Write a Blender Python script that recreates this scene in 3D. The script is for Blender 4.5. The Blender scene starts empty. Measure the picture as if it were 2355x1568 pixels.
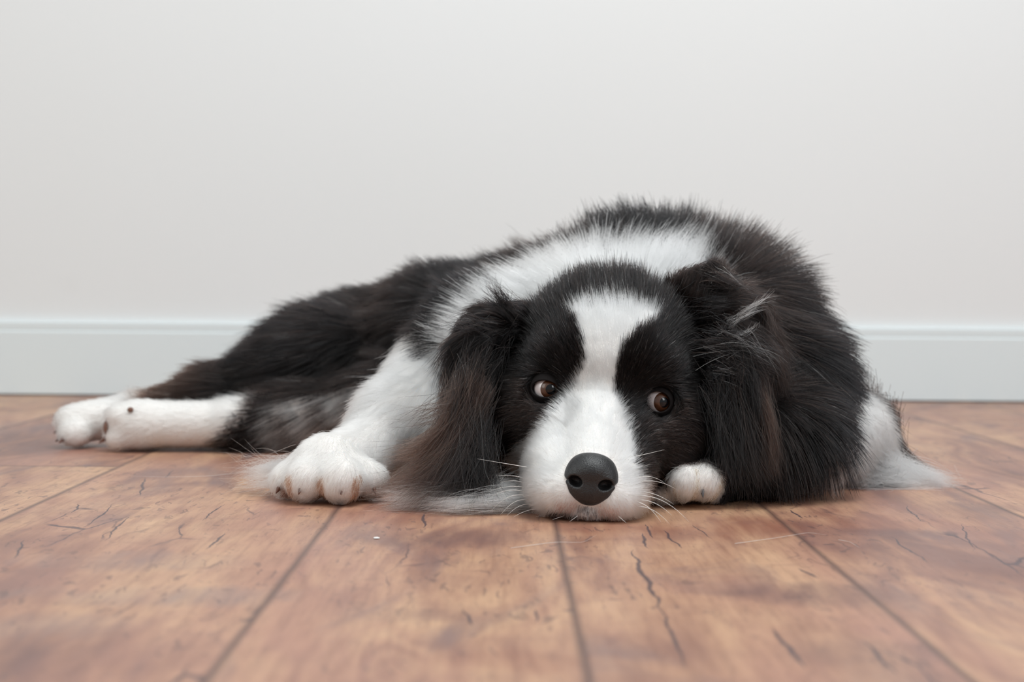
import bpy, bmesh, math, random
import numpy as np
from mathutils import Vector, Matrix, kdtree

# ------------------------------------------------------------------ camera
FPX = 3271.0                      # focal length in photo pixels (50 mm on a 36 mm wide frame)
CAM = np.array([0.0, 0.0, 0.16])
_p, _y, _r = math.atan(114/FPX), math.radians(0.27), math.radians(0.44)
F0 = np.array([math.sin(_y)*math.cos(_p), math.cos(_y)*math.cos(_p), -math.sin(_p)])
R0 = np.array([math.cos(_y), -math.sin(_y), 0.0])
U0 = np.cross(R0, F0)
CR = R0*math.cos(_r) + U0*math.sin(_r)
CU = U0*math.cos(_r) - R0*math.sin(_r)
CF = F0
sc = bpy.context.scene
COL = sc.collection
cam_d = bpy.data.cameras.new('camera')
cam = bpy.data.objects.new('camera', cam_d); COL.objects.link(cam)
cam_d.lens = 50.0; cam_d.sensor_width = 36.0; cam_d.sensor_fit = 'HORIZONTAL'
cam_d.clip_start = 0.01
m = Matrix.Identity(4)
for i in range(3):
    m[i][0] = CR[i]; m[i][1] = CU[i]; m[i][2] = -CF[i]; m[i][3] = CAM[i]
cam.matrix_world = m
cam_d.dof.use_dof = True
cam_d.dof.focus_distance = 1.03
cam_d.dof.aperture_fstop = 6.3
sc.camera = cam

# ------------------------------------------------------------------ world, lights, exposure
sc.view_settings.view_transform = 'Standard'
sc.view_settings.look = 'None'
sc.view_settings.gamma = 1.0
sc.view_settings.exposure = 0.0
w = bpy.data.worlds.new('world'); sc.world = w; w.use_nodes = True
bg = w.node_tree.nodes['Background']
bg.inputs[0].default_value = (0.91, 0.965, 1.0, 1); bg.inputs[1].default_value = 0.40

def area(name, loc, target, sx, sy, power, color):
    d = bpy.data.lights.new(name, 'AREA'); d.shape = 'RECTANGLE'; d.size = sx; d.size_y = sy
    d.energy = power; d.color = color
    o = bpy.data.objects.new(name, d); COL.objects.link(o)
    o.location = loc
    o.rotation_euler = (Vector(target)-Vector(loc)).to_track_quat('-Z', 'Y').to_euler()
    return o
area('softbox_overhead', (0.35, 0.75, 2.1), (0.05, 1.2, 0.0), 1.3, 1.0, 38, (0.965, 0.995, 1.0))
area('window_light', (-1.9, 0.1, 1.3), (0.0, 1.4, 0.2), 1.4, 1.4, 16, (0.98, 1.0, 0.96))
area('window_light', (1.5, -0.3, 1.2), (0.1, 1.2, 0.1), 0.8, 0.8, 11.5, (0.97, 0.98, 1.0))

sc.cycles.adaptive_threshold = 0.03
sc.cycles.max_bounces = 8
sc.cycles.diffuse_bounces = 4
sc.cycles.glossy_bounces = 4
sc.cycles.transmission_bounces = 6
sc.cycles.transparent_max_bounces = 8
sc.cycles_curves.shape = 'RIBBONS'
sc.cycles_curves.subdivisions = 2

def at(px, py, Y):
    """world point seen at photo pixel (px, py) whose depth coordinate is Y"""
    d = CF + CR*((px-1177.5)/FPX) + CU*((784-py)/FPX)
    return CAM + d*(Y/d[1])

def on_floor(px, py):
    d = CF + CR*((px-1177.5)/FPX) + CU*((784-py)/FPX)
    return CAM + d*(0.16/-d[2])

RNG = np.random.default_rng(7)
random.seed(7)

# ------------------------------------------------------------------ node helpers
def mat(name):
    mt = bpy.data.materials.new(name); mt.use_nodes = True
    nt = mt.node_tree; nt.nodes.clear()
    out = nt.nodes.new('ShaderNodeOutputMaterial')
    return mt, nt, out
class N:
    """small wrapper that builds shader nodes with math expressions"""
    def __init__(s, nt): s.nt = nt
    def node(s, typ, **kw):
        n = s.nt.nodes.new(typ)
        for k, v in kw.items(): setattr(n, k, v)
        return n
    def put(s, inp, v):
        if isinstance(v, bpy.types.NodeSocket): s.nt.links.new(v, inp)
        else: inp.default_value = v
    def math(s, op, a, b=0.0, c=0.0, clamp=False):
        n = s.node('ShaderNodeMath', operation=op, use_clamp=clamp)
        s.put(n.inputs[0], a); s.put(n.inputs[1], b); s.put(n.inputs[2], c)
        return n.outputs[0]
    def mix(s, f, a, b, blend='MIX'):
        n = s.node('ShaderNodeMix', data_type='RGBA', blend_type=blend)
        s.put(n.inputs[0], f); s.put(n.inputs[6], a); s.put(n.inputs[7], b)
        return n.outputs[2]
    def noise(s, vec, scale, detail=4, rough=0.55, dist=0.0, color=False):
        n = s.node('ShaderNodeTexNoise')
        if vec is not None: s.put(n.inputs['Vector'], vec)
        n.inputs['Scale'].default_value = scale; n.inputs['Detail'].default_value = detail
        n.inputs['Roughness'].default_value = rough; n.inputs['Distortion'].default_value = dist
        return n.outputs['Color' if color else 'Fac']
    def ramp(s, fac, stops, interp='LINEAR'):
        n = s.node('ShaderNodeValToRGB'); n.color_ramp.interpolation = interp
        el = n.color_ramp.elements
        while len(el) < len(stops): el.new(0.5)
        for e, (p, c) in zip(el, stops):
            e.position = p; e.color = (c, c, c, 1) if isinstance(c, (int, float)) else (*c, 1)
        s.put(n.inputs[0], fac)
        return n.outputs[0]
    def comb(s, x, y, z):
        n = s.node('ShaderNodeCombineXYZ')
        s.put(n.inputs[0], x); s.put(n.inputs[1], y); s.put(n.inputs[2], z)
        return n.outputs[0]
def principled(nt, out, **kw):
    b = nt.nodes.new('ShaderNodeBsdfPrincipled')
    for k, v in kw.items():
        k = k.replace('_', ' ')
        if isinstance(v, bpy.types.NodeSocket): nt.links.new(v, b.inputs[k])
        else: b.inputs[k].default_value = v
    nt.links.new(b.outputs[0], out.inputs[0])
    return b
def plain(name, color, rough=0.5, spec=0.5, coat=0.0, **kw):
    mt, nt, out = mat(name)
    n = N(nt)
    geo = n.node('ShaderNodeTexCoord').outputs['Object']
    v = n.noise(geo, 260, 3)
    c = n.mix(n.math('MULTIPLY', v, 0.25), (*color, 1), (*[x*0.7 for x in color], 1))
    b = principled(nt, out, Base_Color=c, Roughness=rough, Specular_IOR_Level=spec, Coat_Weight=coat, Coat_Roughness=0.03, **kw)
    return mt

def mesh_obj(name, verts, faces, mt=None, parent=None, smooth=True):
    me = bpy.data.meshes.new(name)
    me.from_pydata([tuple(v) for v in verts], [], [tuple(f) for f in faces])
    if smooth:
        me.polygons.foreach_set('use_smooth', [True]*len(me.polygons))
    me.update()
    o = bpy.data.objects.new(name, me); COL.objects.link(o)
    if mt: me.materials.append(mt)
    if parent is not None: o.parent = parent
    return o

# ------------------------------------------------------------------ the room
WALL_Y = at(1177, 916, 1.0); WALL_Y = CAM[1] + (0.16/(0.16-WALL_Y[2]))   # floor line seen at y = 916
BB_H = 0.109
def box(name, lo, hi, mt, bevel=0.0):
    bm = bmesh.new(); bmesh.ops.create_cube(bm, size=1)
    for v in bm.verts:
        v.co = Vector([lo[i] + (v.co[i]+0.5)*(hi[i]-lo[i]) for i in range(3)])
    if bevel: bmesh.ops.bevel(bm, geom=list(bm.edges), offset=bevel, segments=3, affect='EDGES')
    me = bpy.data.meshes.new(name); bm.to_mesh(me); bm.free()
    o = bpy.data.objects.new(name, me); COL.objects.link(o); me.materials.append(mt)
    return o

def wall_material():
    mt, nt, out = mat('painted_wall'); n = N(nt)
    co = n.node('ShaderNodeTexCoord').outputs['Object']
    big = n.noise(co, 1.7, 2, 0.5)
    c = n.mix(big, (0.765, 0.785, 0.782, 1), (0.79, 0.812, 0.822, 1))
    spots = n.ramp(n.noise(co, 9, 2), [(0.70, 0.0), (0.78, 1.0)])
    c = n.mix(n.math('MULTIPLY', spots, 0.04), c, (0.5, 0.5, 0.48, 1))
    bmp = n.node('ShaderNodeBump'); bmp.inputs['Strength'].default_value = 0.04
    n.put(bmp.inputs['Height'], n.noise(co, 350, 3))
    b = principled(nt, out, Base_Color=c, Roughness=0.6, Specular_IOR_Level=0.3)
    nt.links.new(bmp.outputs[0], b.inputs['Normal'])
    return mt
def board_material():
    mt, nt, out = mat('painted_baseboard'); n = N(nt)
    co = n.node('ShaderNodeTexCoord').outputs['Object']
    c = n.mix(n.noise(co, 3, 3), (0.715, 0.785, 0.80, 1), (0.745, 0.81, 0.825, 1))
    principled(nt, out, Base_Color=c, Roughness=0.4, Specular_IOR_Level=0.4)
    return mt

SEAMS = [-1.03, -0.80, -0.57, -0.346, -0.1215, 0.0355, 0.1945, 0.374, 0.54, 0.70, 0.90, 1.1]
PURPLE, RED, GREY = (0.13, 0.068, 0.065), (0.26, 0.095, 0.058), (0.22, 0.16, 0.15)
STAINS = [(1010, 1238, .075, .045, .75, PURPLE), (900, 1185, .05, .05, .6, RED), (1600, 1215, .085, .055, .55, RED), (1330, 1215, .05, .035, .4, RED),
          (1960, 1205, .11, .045, .45, RED), (2060, 1225, .06, .018, .6, PURPLE), (1890, 1365, .06, .035, .8, PURPLE), (2270, 1165, .05, .03, .6, PURPLE),
          (330, 1290, .09, .035, .5, GREY), (400, 1370, .10, .030, .7, GREY), (90, 1440, .06, .035, .6, GREY), (930, 1412, .035, .02, .6, PURPLE),
          (2330, 1330, .05, .05, .3, RED), (560, 1060, .14, .05, .3, RED), (1250, 1520, .04, .02, .4, RED), (1960, 1500, .04, .03, .5, PURPLE), (30, 985, .12, .08, .3, GREY)]
CRACKS = [(1451, 1262, 1526, 1410, .0021), (1516, 1395, 1580, 1540, .0014), (1474, 1225, 1491, 1262, .0016), (1525, 1218, 1562, 1262, .0013), (1484, 1205, 1500, 1238, .0014),
          (1590, 1205, 1640, 1240, .0008), (263, 1158, 198, 1210, .0011), (298, 1186, 238, 1245, .0012), (517, 1158, 460, 1199, .0009), (522, 1225, 470, 1264, .0014), (333, 1098, 321, 1140, .0016),
          (979, 1178, 971, 1214, .0018), (2047, 1233, 2140, 1297, .0012), (2078, 1162, 2118, 1199, .0012), (2208, 1203, 2243, 1268, .0010), (2270, 1268, 2365, 1330, .0010),
          (1816, 1172, 1842, 1192, .0016), (1776, 1444, 1847, 1538, .0018), (1985, 1472, 2063, 1552, .0018), (1830, 1306, 1882, 1330, .0016), (180, 1158, 160, 1180, .0012),
          (400, 1080, 380, 1100, .0011), (1238, 1400, 1234, 1432, .0012), (60, 1240, 30, 1285, .0012), (1060, 1400, 1085, 1440, .0012)]
def floor_material():
    mt, nt, out = mat('laminate_wood'); n = N(nt)
    co = n.node('ShaderNodeTexCoord').outputs['Object']
    sep = n.node('ShaderNodeSeparateXYZ'); n.put(sep.inputs[0], co)
    X, Y = sep.outputs[0], sep.outputs[1]
    LEN = 1.24
    row = 0.0; du = 9.0
    for sx in SEAMS:
        row = n.math('ADD', row, n.math('GREATER_THAN', X, sx))
        du = n.math('MINIMUM', du, n.math('ABSOLUTE', n.math('SUBTRACT', X, sx)))
    # board ends: each row starts at its own offset
    off = n.math('ADD', 1.72, n.math('MULTIPLY', n.math('LESS_THAN', X, SEAMS[3]), 1.2745-1.72))
    off = n.math('ADD', off, n.math('MULTIPLY', n.math('GREATER_THAN', X, SEAMS[7]), 0.31))
    v = n.math('DIVIDE', n.math('SUBTRACT', Y, off), LEN)
    fv = n.math('FRACT', v)
    cell = n.math('ADD', n.math('MULTIPLY', row, 7.13), n.math('MULTIPLY', n.math('FLOOR', v), 3.71))
    wn2 = n.node('ShaderNodeTexWhiteNoise', noise_dimensions='1D'); n.put(wn2.inputs['W'], cell)
    tone = wn2.outputs['Value']
    # grain space, shifted for every board
    gx = n.math('ADD', X, n.math('MULTIPLY', cell, 1.7))
    gy = n.math('ADD', n.math('MULTIPLY', Y, 0.36), n.math('MULTIPLY', cell, 2.3))
    g = n.comb(gx, gy, n.math('MULTIPLY', cell, 0.9))
    big = n.noise(g, 6.5, 3, 0.55, 1.2)
    rings = n.math('FRACT', n.math('MULTIPLY', n.noise(g, 5.2, 2, 0.5, 0.8), 11.0))
    rings = n.math('ABSOLUTE', n.math('SUBTRACT', n.math('MULTIPLY', rings, 2.0), 1.0))
    fine_v = n.comb(n.math('MULTIPLY', gx, 1.0), n.math('MULTIPLY', gy, 0.22), 0.0)
    fine = n.noise(fine_v, 210, 4, 0.65)
    mid = n.noise(n.comb(gx, n.math('MULTIPLY', gy, 0.55), 0.0), 42, 4, 0.62, 0.7)
    f = n.math('ADD', n.math('MULTIPLY', big, 0.62), n.math('MULTIPLY', rings, 0.085))
    f = n.math('ADD', f, n.math('MULTIPLY', mid, 0.27))
    f = n.math('ADD', f, 0.012)
    f = n.math('ADD', f, n.math('MULTIPLY', n.math('SUBTRACT', tone, 0.5), 0.10))
    col = n.ramp(f, [(0.33, (0.175, 0.085, 0.070)), (0.42, (0.30, 0.150, 0.102)), (0.50, (0.43, 0.235, 0.148)), (0.60, (0.53, 0.315, 0.190)), (0.72, (0.63, 0.40, 0.24))])
    # reddish / greyish drift along the boards
    red = n.noise(g, 9.0, 2, 0.5, 0.5)
    col = n.mix(n.ramp(red, [(0.45, 0.0), (0.65, 0.50)]), col, (0.40, 0.195, 0.145, 1))
    grey = n.ramp(n.noise(n.comb(gx, gy, 4.0), 8.0, 5, 0.6, 1.6), [(0.56, 0.0), (0.70, 0.75)])
    col = n.mix(grey, col, (0.17, 0.105, 0.105, 1))
    col = n.mix(n.math('MULTIPLY', n.ramp(fine, [(0.35, 1.0), (0.55, 0.0)]), 0.34), col, (0.20, 0.09, 0.06, 1))
    # heart-wood stains and knots of the single boards
    sw = n.noise(n.comb(gx, gy, 7.0), 16, 4, 0.65, 1.2)
    for (px, py, rx, ry, st, c) in STAINS:
        q = on_floor(px, py)
        ex = n.math('DIVIDE', n.math('SUBTRACT', X, float(q[0])), rx); ey = n.math('DIVIDE', n.math('SUBTRACT', Y, float(q[1])), ry)
        dd = n.math('ADD', n.math('MULTIPLY', ex, ex), n.math('MULTIPLY', ey, ey))
        k = n.math('SUBTRACT', n.math('ADD', 1.0, n.math('MULTIPLY', n.math('SUBTRACT', sw, 0.5), 3.2)), dd, clamp=True)
        band = n.ramp(mid, [(0.30, 1.0), (0.62, 0.45)])
        col = n.mix(n.math('MULTIPLY', n.math('MULTIPLY', k, band), st), col, (*c, 1))
    # short dark pores and cracks running with the grain
    pv = n.comb(n.math('ADD', n.math('MULTIPLY', gx, 1.0), n.math('MULTIPLY', n.noise(g, 18, 3), 0.05)), n.math('MULTIPLY', gy, 0.85), 0.0)
    pore = n.noise(pv, 170, 2, 0.5, 0.9)
    patch = n.ramp(n.noise(g, 14, 2), [(0.40, 0.1), (0.58, 1.0)])
    dash = n.noise(n.comb(n.math('MULTIPLY', gx, 1.0), n.math('MULTIPLY', gy, 0.45), 3.0), 430, 2, 0.5)
    dash = n.math('MULTIPLY', n.ramp(dash, [(0.62, 0.0), (0.68, 1.0)]), 0.55)
    patch2 = n.ramp(n.noise(g, 22, 3), [(0.42, 0.0), (0.60, 1.0)])
    pores = n.math('MULTIPLY', n.ramp(pore, [(0.615, 0.0), (0.66, 1.0)]), patch)
    dots = n.noise(n.comb(gx, n.math('MULTIPLY', gy, 0.9), 2.0), 520, 1, 0.5)
    dots = n.math('MULTIPLY', n.ramp(dots, [(0.70, 0.0), (0.75, 1.0)]), n.ramp(n.noise(g, 10, 2), [(0.45, 0.15), (0.6, 1.0)]))
    pores = n.math('MAXIMUM', pores, dots)
    pores = n.math('MAXIMUM', pores, n.math('MULTIPLY', dash, patch2))
    cross = n.noise(n.comb(n.math('MULTIPLY', gx, 0.22), gy, 5.0), 95, 3, 0.6, 0.8)
    col = n.mix(n.math('MULTIPLY', n.ramp(cross, [(0.50, 0.0), (0.66, 1.0)]), 0.22), col, (0.24, 0.12, 0.09, 1))
    col = n.mix(n.math('MULTIPLY', pores, 0.50), col, (0.085, 0.05, 0.05, 1))
    vor = n.node('ShaderNodeTexVoronoi', feature='DISTANCE_TO_EDGE'); 
    n.put(vor.inputs['Vector'], n.comb(n.math('ADD', gx, n.math('MULTIPLY', n.noise(g, 45, 3), 0.03)), n.math('MULTIPLY', gy, 0.8), 0.0)); vor.inputs['Scale'].default_value = 26
    crack = n.ramp(vor.outputs['Distance'], [(0.010, 1.0), (0.028, 0.0)])
    cpatch = n.ramp(n.noise(n.comb(gx, gy, 9.0), 11, 3), [(0.57, 0.0), (0.63, 1.0)])
    crack = n.math('MULTIPLY', crack, cpatch)
    col = n.mix(n.math('MULTIPLY', crack, 0.8), col, (0.055, 0.035, 0.045, 1))
    # the long dark splits that run in the middle board and its right neighbours
    wob = n.math('MULTIPLY', n.math('SUBTRACT', n.noise(co, 24, 3, 0.55), 0.5), 0.012)
    xw = n.math('ADD', X, wob)
    SPLITS = [(*on_floor(a, b)[:2].tolist(), *on_floor(c, d)[:2].tolist(), wd) for a, b, c, d, wd in CRACKS]
    for (x0, y0, x1, y1, wd) in SPLITS:
        t = n.math('DIVIDE', n.math('SUBTRACT', Y, y0), y1-y0)
        xc = n.math('ADD', n.math('MULTIPLY', t, x1-x0), x0)
        dx = n.math('ABSOLUTE', n.math('SUBTRACT', xw, xc))
        taper = n.math('MULTIPLY', n.math('MULTIPLY', t, n.math('SUBTRACT', 1.0, t)), 4*wd)   # 0 outside 0..1
        mk = n.math('SUBTRACT', 1.0, n.math('DIVIDE', dx, n.math('MAXIMUM', taper, 1e-6)), clamp=True)
        mk = n.math('MULTIPLY', mk, 1.6, clamp=True)
        col = n.mix(n.math('MULTIPLY', mk, 0.85), col, (0.05, 0.035, 0.045, 1))
    # joints
    dv = n.math('MULTIPLY', n.math('MINIMUM', fv, n.math('SUBTRACT', 1.0, fv)), LEN)
    j = n.math('MINIMUM', du, dv)
    joint = n.ramp(j, [(0.0004, 1.0), (0.0013, 0.0)])
    col = n.mix(n.math('MULTIPLY', joint, 0.8), col, (0.07, 0.035, 0.03, 1))
    hgt = n.math('SUBTRACT', n.math('ADD', n.math('MULTIPLY', fine, 0.05), n.math('MULTIPLY', mid, 0.10)), n.math('ADD', joint, n.math('MULTIPLY', n.math('ADD', pores, crack), 0.4)))
    bmp = n.node('ShaderNodeBump'); bmp.inputs['Strength'].default_value = 0.25; bmp.inputs['Distance'].default_value = 0.0006
    n.put(bmp.inputs['Height'], hgt)
    rough = n.math('ADD', 0.34, n.math('MULTIPLY', mid, 0.14))
    b = principled(nt, out, Base_Color=col, Roughness=rough, Specular_IOR_Level=0.55)
    nt.links.new(bmp.outputs[0], b.inputs['Normal'])
    return mt
fl = box('floor', (-3.0, -1.2, -0.03), (3.0, WALL_Y+0.002, 0.0), floor_material()); fl['kind'] = 'structure'
wl = box('wall_back', (-3.0, WALL_Y, 0.0), (3.0, WALL_Y+0.12, 2.6), wall_material()); wl['kind'] = 'structure'
# baseboard: moulded profile run along the wall
prof = [(0.0, 0.0025), (0.012, 0.0025), (0.012, BB_H-0.0145), (0.0112, BB_H-0.0138), (0.0100, BB_H-0.0125), (0.0100, BB_H-0.0110), (0.0106, BB_H-0.0100), (0.0106, BB_H-0.0005), (0.0102, BB_H), (0.0, BB_H)]
vs, fs = [], []
for x in (-3.0, 3.0):
    for d, z in prof: vs.append((x, WALL_Y-d, z))
k = len(prof)
for i in range(k): fs.append((i, (i+1) % k, k+(i+1) % k, k+i))
fs += [tuple(range(k))[::-1], tuple(range(k, 2*k))]
bb = mesh_obj('baseboard_back', vs, fs, board_material(), smooth=False); bb['kind'] = 'structure'

# ------------------------------------------------------------------ implicit surfaces
def smin(a, b, k):
    h = np.clip(0.5 + 0.5*(b-a)/k, 0, 1)
    return b*(1-h) + a*h - k*h*(1-h)
def smax(a, b, k): return -smin(-a, -b, k)
def cone(a, b, ra, rb):
    a = np.asarray(a, float); b = np.asarray(b, float); ab = b-a; L2 = ab@ab
    def f(p):
        t = np.clip(((p-a)@ab)/L2, 0, 1)
        return np.linalg.norm(p - a - t[:, None]*ab, axis=1) - (ra + (rb-ra)*t)
    return f
def rotm(rx=0, ry=0, rz=0):
    return np.array((Matrix.Rotation(math.radians(rz), 3, 'Z') @ Matrix.Rotation(math.radians(ry), 3, 'Y') @ Matrix.Rotation(math.radians(rx), 3, 'X')))
def ell(c, r, rot=(0, 0, 0)):
    c = np.asarray(c, float); r = np.asarray(r, float); M = rotm(*rot)
    def f(p):
        q = (p-c)@M
        k0 = np.linalg.norm(q/r, axis=1); k1 = np.linalg.norm(q/(r*r), axis=1)
        return k0*(k0-1)/np.maximum(k1, 1e-9)
    return f
def union(prims):
    def f(p):
        d = None
        for fn, k in prims:
            v = fn(p); d = v if d is None else smin(d, v, k)
        return d
    return f
def surface_nets(f, lo, hi, h, coarse=4):
    lo = np.asarray(lo, float); n = np.ceil((np.asarray(hi)-lo)/h/coarse).astype(int)
    H = h*coarse
    ax = [lo[i] + (np.arange(n[i])+0.5)*H for i in range(3)]
    G = np.stack(np.meshgrid(*ax, indexing='ij'), -1).reshape(-1, 3)
    c = f(G).reshape(n)
    F = np.repeat(np.repeat(np.repeat(c, coarse, 0), coarse, 1), coarse, 2).astype(np.float32)
    act = np.argwhere(np.abs(c) < H*1.6)
    off = np.stack(np.meshgrid(*[np.arange(coarse)]*3, indexing='ij'), -1).reshape(-1, 3)
    for s in range(0, len(act), 20000):
        idx = (act[s:s+20000, None, :]*coarse + off[None]).reshape(-1, 3)
        F[idx[:, 0], idx[:, 1], idx[:, 2]] = f(lo + (idx+0.5)*h)
    S = F < 0
    n = np.array(F.shape)
    cnt = np.zeros(n-1, int)
    for dx in (0, 1):
        for dy in (0, 1):
            for dz in (0, 1):
                cnt += S[dx:n[0]-1+dx, dy:n[1]-1+dy, dz:n[2]-1+dz]
    cells = np.argwhere((cnt > 0) & (cnt < 8))
    vid = -np.ones(n-1, int); vid[cells[:, 0], cells[:, 1], cells[:, 2]] = np.arange(len(cells))
    acc = np.zeros((len(cells), 3)); num = np.zeros(len(cells))
    for a in range(3):
        for u in (0, 1):
            for v in (0, 1):
                o0 = [0, 0, 0]; o0[(a+1) % 3] = u; o0[(a+2) % 3] = v
                o1 = list(o0); o1[a] = 1
                i0 = cells+o0; i1 = cells+o1
                f0 = F[i0[:, 0], i0[:, 1], i0[:, 2]].astype(float); f1 = F[i1[:, 0], i1[:, 1], i1[:, 2]].astype(float)
                mk = (f0 < 0) != (f1 < 0)
                t = np.where(mk, f0/np.where(mk, f0-f1, 1), 0)
                pt = np.array(o0, float) + t[:, None]*np.eye(3)[a]
                acc[mk] += pt[mk]; num[mk] += 1
    V = lo + (cells + acc/num[:, None] + 0.5)*h
    faces = []
    for a in range(3):
        b, c2 = (a+1) % 3, (a+2) % 3
        sl0 = [slice(None)]*3; sl1 = [slice(None)]*3
        sl0[a] = slice(0, n[a]-1); sl1[a] = slice(1, n[a])
        ch = np.argwhere(S[tuple(sl0)] != S[tuple(sl1)])
        ch = ch[(ch[:, b] > 0) & (ch[:, c2] > 0) & (ch[:, b] < n[b]-1) & (ch[:, c2] < n[c2]-1)]
        eb = np.eye(3, dtype=int)[b]; ec = np.eye(3, dtype=int)[c2]
        q = np.stack([vid[tuple((ch-eb-ec).T)], vid[tuple((ch-ec).T)], vid[tuple(ch.T)], vid[tuple((ch-eb).T)]], 1)
        inside = S[tuple(ch.T)]
        q[~inside] = q[~inside][:, ::-1]
        faces.append(q)
    Fq = np.concatenate(faces)
    Fq = Fq[(Fq >= 0).all(1)]
    return V, Fq
def grad(f, p, e=0.0006):
    g = np.stack([f(p+np.array(v)) - f(p-np.array(v)) for v in ((e, 0, 0), (0, e, 0), (0, 0, e))], 1)
    return g/np.maximum(np.linalg.norm(g, axis=1, keepdims=True), 1e-9)
def unit(v): return v/np.maximum(np.linalg.norm(v, axis=-1, keepdims=True), 1e-9)

# ------------------------------------------------------------------ the dog: head frame (centimetres, x right, y back, z up)
HO = at(1358, 1108, 0.975)
HR = rotm(0, 6.5, -5.0)          # columns = local axes in the world
def HW(p): return HO + (np.asarray(p, float)*0.01)@HR.T
def HL(p): return ((np.asarray(p, float)-HO)@HR)*100.0
def in_head(f):                   # local-centimetre sdf -> world-metre sdf
    return lambda p: f(HL(p))*0.01
EYES = [(-4.12, 8.80, 5.34), (4.05, 9.25, 5.40)]
FACES = [(-0.24, -1.0, 0.08), (0.22, -1.0, 0.08)]
EYE_R = 1.22
headp = [(ell((0, 14.2, 7.0), (6.8, 6.2, 6.9)), 1),
         (ell((0, 11.2, 7.8), (4.9, 4.4, 4.6)), 1.5)]
for s in (-1, 1):
    headp += [(ell((s*3.3, 9.9, 7.9), (2.3, 2.0, 1.9)), 1.2),
              (ell((s*5.1, 12.2, 3.0), (3.3, 4.6, 4.6), (0, 0, -s*8)), 1.5),
              (ell((s*1.9, 3.0, -1.15), (1.95, 2.7, 1.85)), 1.0),
              (ell((s*4.3, 9.6, 5.0), (2.0, 1.8, 2.1)), 1.0),
              (ell((s*3.3, 8.2, 2.6), (1.9, 2.8, 2.2)), 1.2)]
headp += [(cone((0, 10.2, 4.4), (0, 2.4, 0.55), 3.4, 1.9), 1.2),
          (ell((-2.95, 5.6, 0.2), (2.1, 3.2, 2.4)), 1.2), (ell((-2.35, 3.4, -1.1), (2.0, 2.6, 1.85)), 0.8), (ell((2.5, 5.6, 0.3), (1.9, 3.2, 2.3)), 1.2),
          (ell((0, 3.2, -0.4), (2.6, 3.0, 2.0)), 1.0),
          (ell((0, 2.9, -2.35), (1.9, 2.2, 0.85)), 0.3),
          (ell((0, 11.5, -0.6), (4.6, 7.0, 2.9)), 1.5),
          (cone((0, 15, 6.5), (0.2, 22, 7.0), 6.2, 7.0), 2.5)]
_hu = union(headp)
def head_local(p):
    d = _hu(p)
    for s, e in zip((-1, 1), EYES):
        fc = unit(np.array(FACES[0 if s < 0 else 1]))
        d = smax(d, -cone(e, np.array(e)+fc*2.6, 1.22, 1.5)(p), 0.25)
    d = smax(d, -ell((0, 0.9, -0.1), (1.5, 1.5, 1.3))(p), 0.1)
    # mouth line: a crease between lips and chin
    zc = -2.0 - 0.06*(p[:, 0]**2)*0.5
    return d
head_f = in_head(head_local)

# body, world metres
A = at
torsop = [(ell((0.130, 1.335, 0.118), (0.112, 0.115, 0.104)), .03),
          (ell((0.045, 1.42, 0.100), (0.105, 0.105, 0.092)), .05),
          (ell((-0.055, 1.51, 0.093), (0.100, 0.10, 0.088)), .05),
          (ell((-0.150, 1.57, 0.080), (0.088, 0.09, 0.076)), .04),
          (ell((0.100, 1.24, 0.105), (0.105, 0.08, 0.088)), .04),
          (ell((0.195, 1.285, 0.108), (0.076, 0.09, 0.090), (0, 18, 0)), .04),
          (ell((0.240, 1.235, 0.064), (0.056, 0.085, 0.066), (0, 20, 0)), .04),
          (ell((0.205, 1.135, 0.042), (0.070, 0.055, 0.040)), .03),
          (ell((-0.010, 1.25, 0.098), (0.068, 0.075, 0.072), (0, -20, 0)), .04),
          (ell((0.060, 1.17, 0.040), (0.11, 0.07, 0.040)), .03),
          (ell((-0.06, 1.42, 0.045), (0.09, 0.055, 0.042)), .03)]
torso_f = union(torsop)
pw = A(748, 1108, 1.085)
pw[2] = 0.0265
fore1 = [(cone(A(1010, 860, 1.235), A(905, 975, 1.165), 0.040, 0.029), .02),
         (cone(A(905, 975, 1.165), A(815, 1058, 1.115), 0.029, 0.0225), .02),
         (cone(A(815, 1062, 1.115), pw, 0.0225, 0.0225), .012)]
TOES1 = []
for (px, yy, zz, r) in ((662, 1.082, .0150, .0128), (704, 1.062, .0175, .0150), (784, 1.056, .0182, .0160), (852, 1.076, .0160, .0132)):
    c = A(px, 1110, yy); c[2] = zz
    b = pw + (c-pw)*0.35; b[2] = 0.0245
    fore1.append((cone(b, c, 0.016, r), .006)); TOES1.append(c)
lp = np.array([0.1405, 1.060, 0.0205])
fore2 = [(ell((0.285, 1.205, 0.036), (0.030, 0.05, 0.034)), .01),
         (ell((0.296, 1.225, 0.038), (0.033, 0.05, 0.040)), .02),
         (cone((0.27, 1.19, 0.030), (0.172, 1.090, 0.021), 0.030, 0.018), .02)]
TOES2 = []
for (dx, dy, r) in ((-0.021, 0.004, .0080), (-0.006, -0.008, .0125), (0.0100, -0.006, .0120), (0.020, 0.012, .0095)):
    c = lp + np.array([dx, dy, -0.0215 + r*1.05 + .001 + (0.006 if abs(dx) < .02 else 0)])
    fore2.append((cone(lp+[0.006, .015, .0], c, 0.014, r), .005)); TOES2.append(c)
hind1 = [(ell((-0.185, 1.50, 0.078), (0.078, 0.085, 0.060), (0, -15, 0)), .03),
         (cone((-0.20, 1.49, 0.072), (-0.300, 1.475, 0.048), 0.052, 0.028), .03),
         (cone((-0.300, 1.475, 0.048), (-0.375, 1.455, 0.030), 0.028, 0.021), .02),
         (cone((-0.375, 1.455, 0.030), (-0.420, 1.435, 0.026), 0.021, 0.0195), .012)]
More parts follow.
